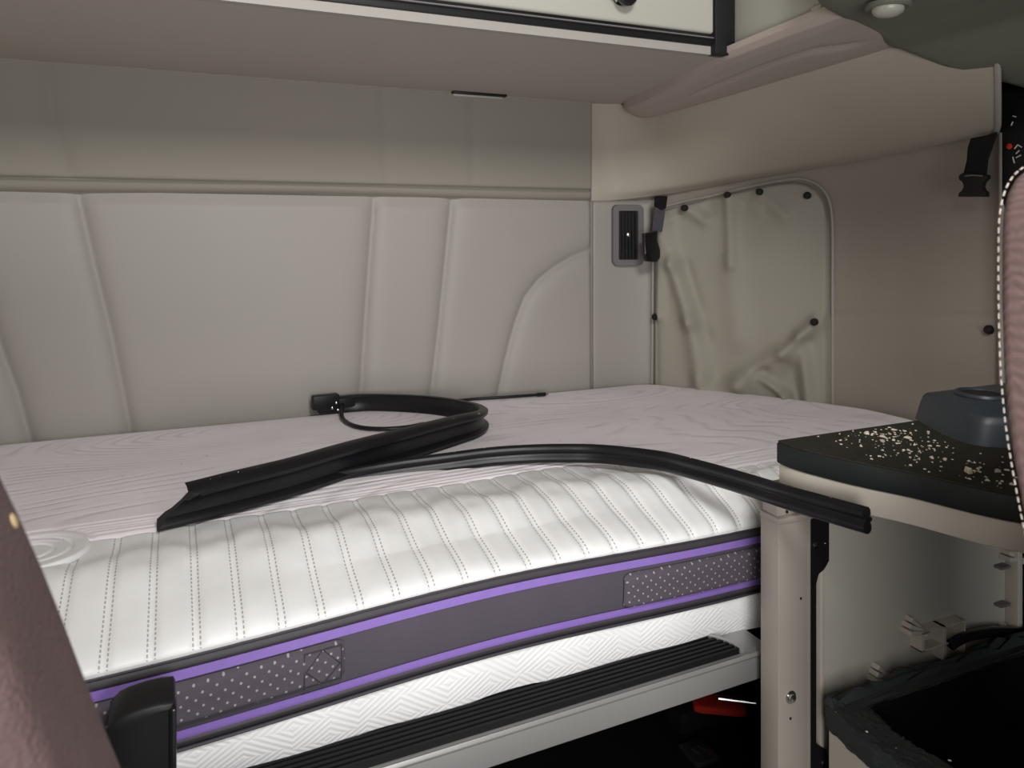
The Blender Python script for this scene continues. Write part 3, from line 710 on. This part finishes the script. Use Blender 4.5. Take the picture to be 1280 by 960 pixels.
# ================= TABLE =================
tb = thing('corner_table', W(1.2,.75,-.36), 'dark speckled corner table with a beige edge, littered with wood crumbs', 'table')
ol = [(.858,.93),(.856,.905),(.862,.868),(.882,.803),(.912,.737),(.932,.672),(.957,.619),(1.01,.56),(1.10,.51),(1.25,.485),(1.55,.48),(1.55,.93)]
olc = [(p.x, p.y) for p in crom([(x, y, 0) for x, y in ol[1:10]], 4)]
ol2 = [ol[0]]+olc+[ol[10], ol[11]]
def inset(pts, k):
    c = Vector((1.25,.72)); return [((x-c.x)*(1-k)+c.x, (y-c.y)*(1-k)+c.y) for x, y in pts]
mb = MB(); mb.prism([W(x, y, -.332) for x, y in inset(ol2,.004)], (0,0,.002)); mb.build('top_surface', M['table_top'], tb, smooth=False)
mb = MB(); mb.prism([W(x, y, -.366) for x, y in ol2], (0,0,.0345), .004, 2, True); mb.build('edge_band', M['table_edge'], tb)
mb = MB(); mb.prism([W(x, y, -.403) for x, y in inset(ol2,.008)], (0,0,.037), .003, 2, True); tag(mb.build('apron', M['beige_plastic'], tb), 'beige lower edge')
# cup holder
ch = thing('cup_holder', W(1.25,.83,-.33), 'slate grey double cup holder standing on the dark table', 'cup holder')
chp = [(1.175,.94),(1.135,.87),(1.112,.80),(1.135,.765),(1.20,.735),(1.33,.715),(1.46,.72),(1.48,.94)]
t = bmesh.new(); zb, zt2 = -.33, -.283
mb = MB()
A_ = chp; B_ = inset(chp, .07)
vb = [W(x, y, zb) for x, y in A_]
def loft(mb, rings):
    t = bmesh.new(); rv = [[t.verts.new(p) for p in r] for r in rings]; k = len(rings[0])
    for i in range(len(rv)-1):
        for j in range(k): t.faces.new((rv[i][j], rv[i][(j+1)%k], rv[i+1][(j+1)%k], rv[i+1][j]))
    t.faces.new(rv[0][::-1]); t.faces.new(rv[-1]); bmesh.ops.recalc_face_normals(t, faces=t.faces)
    mb.merge(t)
def ins(pts, k):
    c = Vector((1.30,.83)); return [((x-c.x)*(1-k)+c.x, (y-c.y)*(1-k)+c.y) for x, y in pts]
cr = [(p.x, p.y) for p in crom([(x, y, 0) for x, y in chp], 5)]
loft(mb, [[W(x, y, zb) for x, y in cr], [W(x, y, zb+.03) for x, y in ins(cr,.05)], [W(x, y, zb+.041) for x, y in ins(cr,.075)], [W(x, y, zb+.046) for x, y in ins(cr,.11)]])
mb.build('body', M['cup'], ch, angle=50)
for cx, cy in ((1.255,.875),(1.265,.79)):
    mb = MB()
    mb.lathe(W(cx, cy, zb+.040), (0,0,1), [(.040,0),(.042,.008),(.040,.012),(.036,.0125),(.033,.010),(.032,.0075)], 36)
    r_ = mb.build('cup_ring', M['cup'], ch)
    mb = MB(); mb.lathe(W(cx, cy, zb+.045), (0,0,1), [(.0315,0),(.0315,.0040)], 36); tag(mb.build('cup_well', M['black'], r_), 'dark cup well')
# crumbs
def crumbs(name, pts, sizes, mat, label, cat):
    t = bmesh.new()
    for p, s_ in zip(pts, sizes):
        a0 = random.random()*6.28; n = random.choice((3,4,5)); el = random.uniform(.35,1)
        top_ = []; ang = random.random()*3.14
        for i in range(n):
            a = a0+i*6.28/n; r = s_*random.uniform(.6,1.1); x, y = r*math.cos(a), r*el*math.sin(a)
            top_.append((x*math.cos(ang)-y*math.sin(ang), x*math.sin(ang)+y*math.cos(ang)))
        h = s_*random.uniform(.25,.7)
        vb_ = [t.verts.new((p[0]+x, p[1]+y, p[2])) for x, y in top_]; vt_ = [t.verts.new((p[0]+x*.7, p[1]+y*.7, p[2]+h*random.uniform(.6,1.2))) for x, y in top_]
        t.faces.new(vt_)
        for i in range(n): t.faces.new((vb_[i], vb_[(i+1)%n], vt_[(i+1)%n], vt_[i]))
    bmesh.ops.recalc_face_normals(t, faces=t.faces)
    me = bpy.data.meshes.new(name); t.to_mesh(me); t.free()
    return tag(link(name, me, mat, None, False), label, cat, kind='stuff')
from mathutils.geometry import intersect_point_line
def inside(x, y, poly):
    c = False; n = len(poly)
    for i in range(n):
        (x1, y1), (x2, y2) = poly[i], poly[(i+1)%n]
        if (y1 > y) != (y2 > y) and x < (x2-x1)*(y-y1)/(y2-y1)+x1: c = not c
    return c
pts, szs = [], []
hot = [(1105,548,26,9),(1130,570,34,10),(1075,548,30,6),(1190,585,40,14),(1150,556,30,8),(1240,600,24,14),(1120,540,20,4)]
safe = inset(ol2, .05)
while len(pts) < 250:
    hx, hy, sx, sy = random.choice(hot); p = on_z(random.gauss(hx, sx), random.gauss(hy, sy), -.3298)
    if inside(p.x, p.y, safe) and not inside(p.x, p.y, chp): pts.append(p); szs.append(abs(random.gauss(.0012,.0011))+.0005)
szs = [z_*(2.1 if i % 9 == 0 else 1) for i, z_ in enumerate(szs)]
crumbs('wood_crumbs', pts, szs, M['chip'], 'pale wood crumbs scattered over the dark table top', 'crumbs')
# specks on mattress
pts = []
while len(pts) < 55:
    x = random.uniform(-.2,1.35); y = random.uniform(1.3,1.85)
    if y < ymax(x)-.05: pts.append(W(x, y, -.447))
crumbs('debris_specks', pts, [random.uniform(.0008,.0022) for _ in pts], simple('grey_speck', (.25,.2,.18), .8, (.8,.75,.7), 90, 0, 0), 'small dark and pale specks scattered on the mattress top', 'debris')
pts = []
for i in range(70):
    k = random.randint(4, int(nb*.55)); b0 = base[k]; sct = sc[k]; pts.append(b0+Vector((random.uniform(-.004,.006), -.012+random.uniform(-.006,.006), .0515*sct*random.uniform(.97,1.0))))
pts = pts[:34]
k2 = []
for i in range(24):
    p = random.choice(p2[20:]); k2.append(p+Vector((random.uniform(-.003,.003), random.uniform(-.003,.003), .0178)))
crumbs('rubber_dust', pts+k2, [random.uniform(.0006,.0016) for _ in pts+k2], M['chip'], 'tiny pale dust flecks on the two black rubber seals', 'debris')

# ================= POST, BRACKET, PANEL =================
ps = thing('support_post', W(.89,.93,-1.25), 'beige metal post with black bracket under the table corner', 'post')
xa = on_y(970,700,.93).x; xb = on_y(1013,700,.93).x; xc = on_y(1037,700,.93).x; xd = on_y(1022,800,.93).x
mb = MB(); mb.box((xa,.925,0),(xb-.010,.965,-.455+EYE),.002); mb.box((xb-.014,.928,0),(xb,.965,-.46+EYE),.003); pt = mb.build('post', M['post'], ps)
mb = MB(); mb.box((xa-.002,.922,-.460+EYE),(xb+.002,.966,-.449+EYE),.003); mb.box((xa+.001,.929,-.449+EYE),(xb-.004,.962,-.404+EYE),.002); mb.build('cap', M['post'], ps)
mb = MB(); Yb = .934
poly = [on_y(x, y, Yb) for x, y in [(1013,640),(1037,640),(1037,701),(1031,712),(1024,718),(1021,730),(1021,930),(1034,938),(1036,965),(1036,1010),(1013,1010)]]
mb.prism(poly, (0,.006,0), .001, 1); br = mb.build('bracket', M['black'], ps)
for px, py, r in ((1019.5,682,.0048),(1031,679,.002),(1030,955,.005)):
    mb = MB(); mb.lathe(on_y(px, py, Yb), (0,-1,0), [(r,-.002),(r,.0015),(r*.5,.0028)], 16); tag(mb.build('bolt', M['steel'], br), 'bright bolt')
mb = MB(); mb.lathe(on_y(988,871,.925), (0,-1,0), [(.010,-.002),(.010,.0015),(.0065,.002),(.006,.006),(.003,.007)], 20); tag(mb.build('screw', M['steel'], ps), 'bright screw')
for px, py in ((988,898),(1001,748),(984,640)):
    mb = MB(); mb.lathe(on_y(px, py, .925), (0,-1,0), [(.0022,-.001),(.0022,.0006),(.001,.0007)], 10); mb.build('screw_hole', M['black'], ps)

pn = thing('storage_panel', W(1.2,.95,-1.25), 'grey beige plastic panel with moulded clips beneath the table', 'panel')
xr = on_y(1262,750,.95).x
mb = MB(); mb.box((on_y(1024,800,.95).x,.95,0),(xr,.975,-.404+EYE),.003); mb.build('sheet', M['panel_plastic'], pn)
mb = MB(); mb.box((on_y(1024,800,.94).x,.937,0),(on_y(1028.5,800,.94).x,.951,-.44+EYE),.001); mb.build('edge_lip', M['beige_plastic'], pn)
mb = MB(); mb.box((xr-.014,.925,0),(xr,.951,-.404+EYE),.002); fl = mb.build('flange', M['beige_plastic'], pn)
for py in (707,754):
    c = on_y(1262,py,.94); mb = MB(); mb.box((c.x-.03,.935,c.z-.002),(c.x-.004,.951,c.z+.003),.001); mb.build('tab', M['grey_frame'], pn)
def clip(px, py, s_=1):
    c = on_y(px, py, .95)
    mb = MB()
    for k, a in enumerate((38, 22, 6)):
        an = math.radians(a); dr = Vector((-math.cos(an), 0, math.sin(an)*.9)); nn = Vector((math.sin(an), 0, math.cos(an)))
        p0 = c+nn*.001*k; p1 = p0+dr*.046*s_
        off = Vector((0,-.010-.004*k,0))
        mb.prism([p0, p1, p1+nn*.008, p0+nn*.004], off+Vector((0,-.004,0)), .0006, 1)
    mb.box(c+Vector((-.006,-.020,-.006)), c+Vector((.006,.002,.005)), .002)
    mb.build('clip', M['beige_plastic'], pn)
for c in ((1148,786),(1108,845),(1268,696),(1262,792)): clip(*c)
# double socket holder
hd = []
def P95(x, y, Y=.95): return on_y(x, y, Y)
a = P95(1138,812); b_ = P95(1193,795)
x0, x1 = a.x, b_.x; zt3 = P95(1160,778).z-.000; zb3 = zt3-.033; zl = zb3-.026
mb = MB(); th = .003; dp = .928
for bx in (((x0,dp,zt3-th),(x1,.951,zt3)), ((x0,dp,zb3),(x1,.951,zb3+th)), ((x0,dp,zb3),(x0+.008,.951,zt3)), ((x1-th,dp,zl),(x1,.951,zt3)), (((x0+x1)/2-.002,dp,zl),((x0+x1)/2+.006,.951,zt3))):
    mb.box(*bx, .0006, 1)
hb = mb.build('socket_holder', M['beige_plastic'], pn)
for cx in (x0+.018, (x0+x1)/2+.018):
    mb = MB(); mb.box((cx-.008,.946,zb3+.008),(cx+.008,.9495,zt3-.006),.0005,1); mb.build('opening', M['black'], hb)

# dark tray below
TZ = -.74
tr = thing('drawer_tray', W(1.2,.7,TZ), 'black fabric lined tray with frayed rim under the beige panel', 'tray')
def tray_rim():
    mb = MB(); t = bmesh.new(); inner = []
    o_ = [(.930,.905),(.915,.80),(.925,.745),(.95,.55),(1.45,.45),(1.45,.905)]
    i_ = [(.985,.868),(.972,.80),(.978,.755),(1.0,.60),(1.41,.50),(1.41,.868)]
    ot = [t.verts.new(W(x, y, TZ)) for x, y in o_]; it = [t.verts.new(W(x, y, TZ-.002)) for x, y in i_]
    ob = [t.verts.new(W(x+.004, y, TZ-.042)) for x, y in o_]; ib = [t.verts.new(W(x+.01, y, TZ-.12)) for x, y in i_]; n = len(o_)
    for j in range(n):
        k = (j+1)%n; t.faces.new((ot[j],ot[k],it[k],it[j])); t.faces.new((ob[j],ob[k],ot[k],ot[j])); inner.append((j,k))
    bmesh.ops.subdivide_edges(t, edges=t.edges[:], cuts=12, use_grid_fill=True)
    for v in t.verts:
        v.co += Vector((rng.normal()*.0007, rng.normal()*.0007, rng.normal()*.0010))
        if v.co.y > .89 and v.co.z > TZ+EYE-.01: v.co.z += abs(rng.normal())*.007
    bmesh.ops.recalc_face_normals(t, faces=t.faces)
    return mb.merge(t)
def tray_inner():
    t = bmesh.new(); i_ = [(.982,.870),(.970,.80),(.976,.753),(.998,.598),(1.412,.498),(1.412,.870)]; n = len(i_)
    a = [t.verts.new(W(x, y, TZ-.001)) for x, y in i_]; b = [t.verts.new(W(x, y, TZ-.12)) for x, y in i_]
    for j in range(n): t.faces.new((a[j], a[(j+1)%n], b[(j+1)%n], b[j]))
    return t
tray_rim().build('rim', M['tray'], tr)
mb = MB(); mb.merge(tray_inner()); mb.prism([W(x, y, TZ-.125) for x, y in [(.975,.88),(.965,.8),(.97,.74),(.99,.58),(1.43,.48),(1.43,.88)]], (0,0,.012)); mb.build('liner', M['traydeep'], tr, smooth=False)
mb = MB(); mb.prism([W(x, y, TZ-.042) for x, y in [(.945,.90),(.932,.80),(.94,.745),(.97,.56),(1.44,.47),(1.44,.90)]], (0,0,-.468)); mb.bm.clear(); mb.prism([W(x, y, TZ-.042) for x, y in [(.945,.90),(.932,.80),(.94,.745),(.97,.56),(1.44,.47),(1.44,.46),(.955,.545),(.926,.745),(.918,.80),(.935,.90)]], (0,0,-.468)); tag(mb.build('cabinet_front', M['beige_plastic'], tr, smooth=False), 'beige cabinet body below the tray')
# remove the liner overlap: shaft
ho = crom([on_y(x, y, .925) for x, y in [(1188,806),(1198,800),(1214,794),(1240,790),(1275,790),(1310,795)]], 8)
mb = MB(); mb.tube(ho, .009, 14); tag(mb.build('corrugated_hose', M['black_gloss']), 'short glossy black hose lying along the tray back edge', 'hose')
pts = [on_z(x, y, TZ+.001) for x, y in [(1084,915),(1187,951),(1045,890),(1120,935)]]
crumbs('tray_specks', pts, [.0028,.0032,.001,.001], M['chip'], 'few bright specks on the front rim of the tray', 'debris')

# ================= SEATS AND BLACK BLOCK =================
se = thing('passenger_seat', W(.85,.40,-.5), 'mauve brown woven seat back with white stitching at right edge', 'seat')
Ys = .40
edge = [(1330,196),(1300,199),(1278,207),(1262,220),(1251,240),(1245,268),(1243.5,300),(1243.5,380),(1246,460),(1251,520),(1258,570),(1268,625),(1281,690),(1296,780),(1310,900),(1325,1050)]
ep = [on_y(x, y, Ys) for x, y in edge]
polyp = [Vector((1.10,Ys,ep[0].z+.01))] + ep + [Vector((ep[-1].x+.02,Ys,.45)), Vector((1.10,Ys,.45))]
mb = MB(); mb.prism(polyp, (0,-.10,0), .012, 4, True); mb.build('backrest', M['seat_r'], se, angle=50)
sp = crom([Vector((p.x+.0045, Ys+.0005, p.z)) for p in ep[1:]], 8)
L_ = 0; on = []; mb = MB()
acc = [0]
for i in range(1, len(sp)): acc.append(acc[-1]+(sp[i]-sp[i-1]).length)
def at_len(s_): return Vector([np.interp(s_, acc, [p[k] for p in sp]) for k in range(3)])
s_ = .004
while s_ < acc[-1]-.01:
    mb.tube([at_len(s_)+Vector((.001,.0002,0)), at_len(s_+.0045)+Vector((.001,.0002,0))], .0007, 6); s_ += .0075
tag(mb.build('stitching', M['thread'], se), 'white stitches')
mb = MB(); mb.box((.72,-.1,.30),(1.15,.41,.46),.04,4); mb.build('cushion', M['seat_r'], se)
mb = MB(); mb.box((.76,0,0),(1.1,.36,.31),.02,3); mb.build('pedestal', M['black'], se)

sd = thing('driver_seat', W(-.2,.42,-.6), 'blurred brown fabric seat edge filling the lower left corner', 'seat')
Yl = .47
el = [on_y(x, y, Yl) for x, y in [(-60,470),(-30,515),(0,572),(30,634),(60,702),(85,765),(110,832),(135,895),(160,955),(185,1030),(215,1150)]]
el2 = [Vector((-.62,Yl,el[0].z+.05)), Vector((el[0].x-.1,Yl,el[0].z+.045))]+el+[Vector((el[-1].x+.02,Yl,.40)), Vector((-.62,Yl,.40))]
mb = MB(); mb.prism(el2, (0,-.11,0), .016, 4, True); bs_ = mb.build('backrest', M['seat_l'], sd, angle=50)
sp_ = min((at_d(17,652,d) for d in np.linspace(.33,.5,200)), key=lambda p: abs(p.x-np.interp(-p.z, [-q.z for q in el], [q.x for q in el])))
mb = MB(); mb.lathe(sp_-Vector((.0006,0,0)), (1,0,.35), [(.0042,0),(.0036,.0014),(.001,.002)], 9); tag(mb.build('stain', simple('cream_spot', (.6,.45,.25), .7, bs=0), sd), 'pale yellow spot')
mb = MB(); mb.box((-.62,-.15,.28),(.02,.475,.42),.04,4); mb.build('cushion', M['seat_l'], sd)
mb = MB(); mb.box((-.58,-.05,0),(-.04,.42,.29),.02,3); mb.build('pedestal', M['black'], sd)

ab = thing('black_armrest', W(-.06,.85,-1.25), 'black padded upright block between left seat and mattress', 'armrest')
Ya = .91
pa = [on_y(x, y, Ya) for x, y in [(219,884),(217,880),(200,882),(180,887),(160,894),(146,901),(134,914)]]
mb = MB(); mb.prism([Vector((pa[0].x,Ya,.30))]+pa+[Vector((pa[-1].x-.01,Ya,.30))], (0,.048,.008), .006, 3, True); mb.build('pad', M['black'], ab)
mb = MB(); mb.box((pa[0].x-.006,Ya-.004,.30),(pa[0].x+.0015,Ya+.03,pa[0].z),.002); mb.build('edge_bead', M['black_gloss'], ab)
mb = MB(); mb.box((pa[-1].x-.005,Ya+.01,0),(pa[0].x-.01,Ya+.045,.31),.003); mb.build('pedestal', M['black'], ab)

# ================= CAMERA, LIGHT =================
cam = bpy.data.cameras.new('camera'); co = bpy.data.objects.new('camera', cam); C.objects.link(co)
co.location = (0, 0, EYE); co.rotation_euler = (math.pi/2, 0, -A)
cam.sensor_width = 36; cam.lens = F/1280*36; cam.shift_y = -(480-HY)/1280; cam.clip_start = .02
cam.dof.use_dof = True; cam.dof.focus_distance = 1.4; cam.dof.aperture_fstop = 9
bpy.context.scene.camera = co
def area(name, loc, target, sx, sy, e, col):
    l = bpy.data.lights.new(name, 'AREA'); l.shape = 'RECTANGLE'; l.size = sx; l.size_y = sy; l.energy = e; l.color = col
    o = bpy.data.objects.new(name, l); C.objects.link(o); o.location = loc
    o.rotation_euler = (Vector(target)-Vector(loc)).to_track_quat('-Z','Y').to_euler(); return o
area('dome_light', (.28,-.35,2.12), (.35,1.6,.95), .45, .35, 27, (1,.99,.97))
area('dashboard_bounce', (-.1,-1.25,1.0), (.4,1.5,.8), 1.5, .7, 33, (1,.98,.96))
area('panel_fill_light', (.30,.05,1.02), (1.15,.95,.55), .25, .25, 2.6, (1,.98,.95))  # added fill to brighten the panel and post under the table, no real lamp
w = bpy.data.worlds.new('world'); bpy.context.scene.world = w; w.use_nodes = True
w.node_tree.nodes['Background'].inputs[0].default_value = (.9,.95,1,1); w.node_tree.nodes['Background'].inputs[1].default_value = .45
vs_ = bpy.context.scene.view_settings; vs_.view_transform = 'Standard'; vs_.look = 'None'; vs_.exposure = 0; vs_.gamma = 1
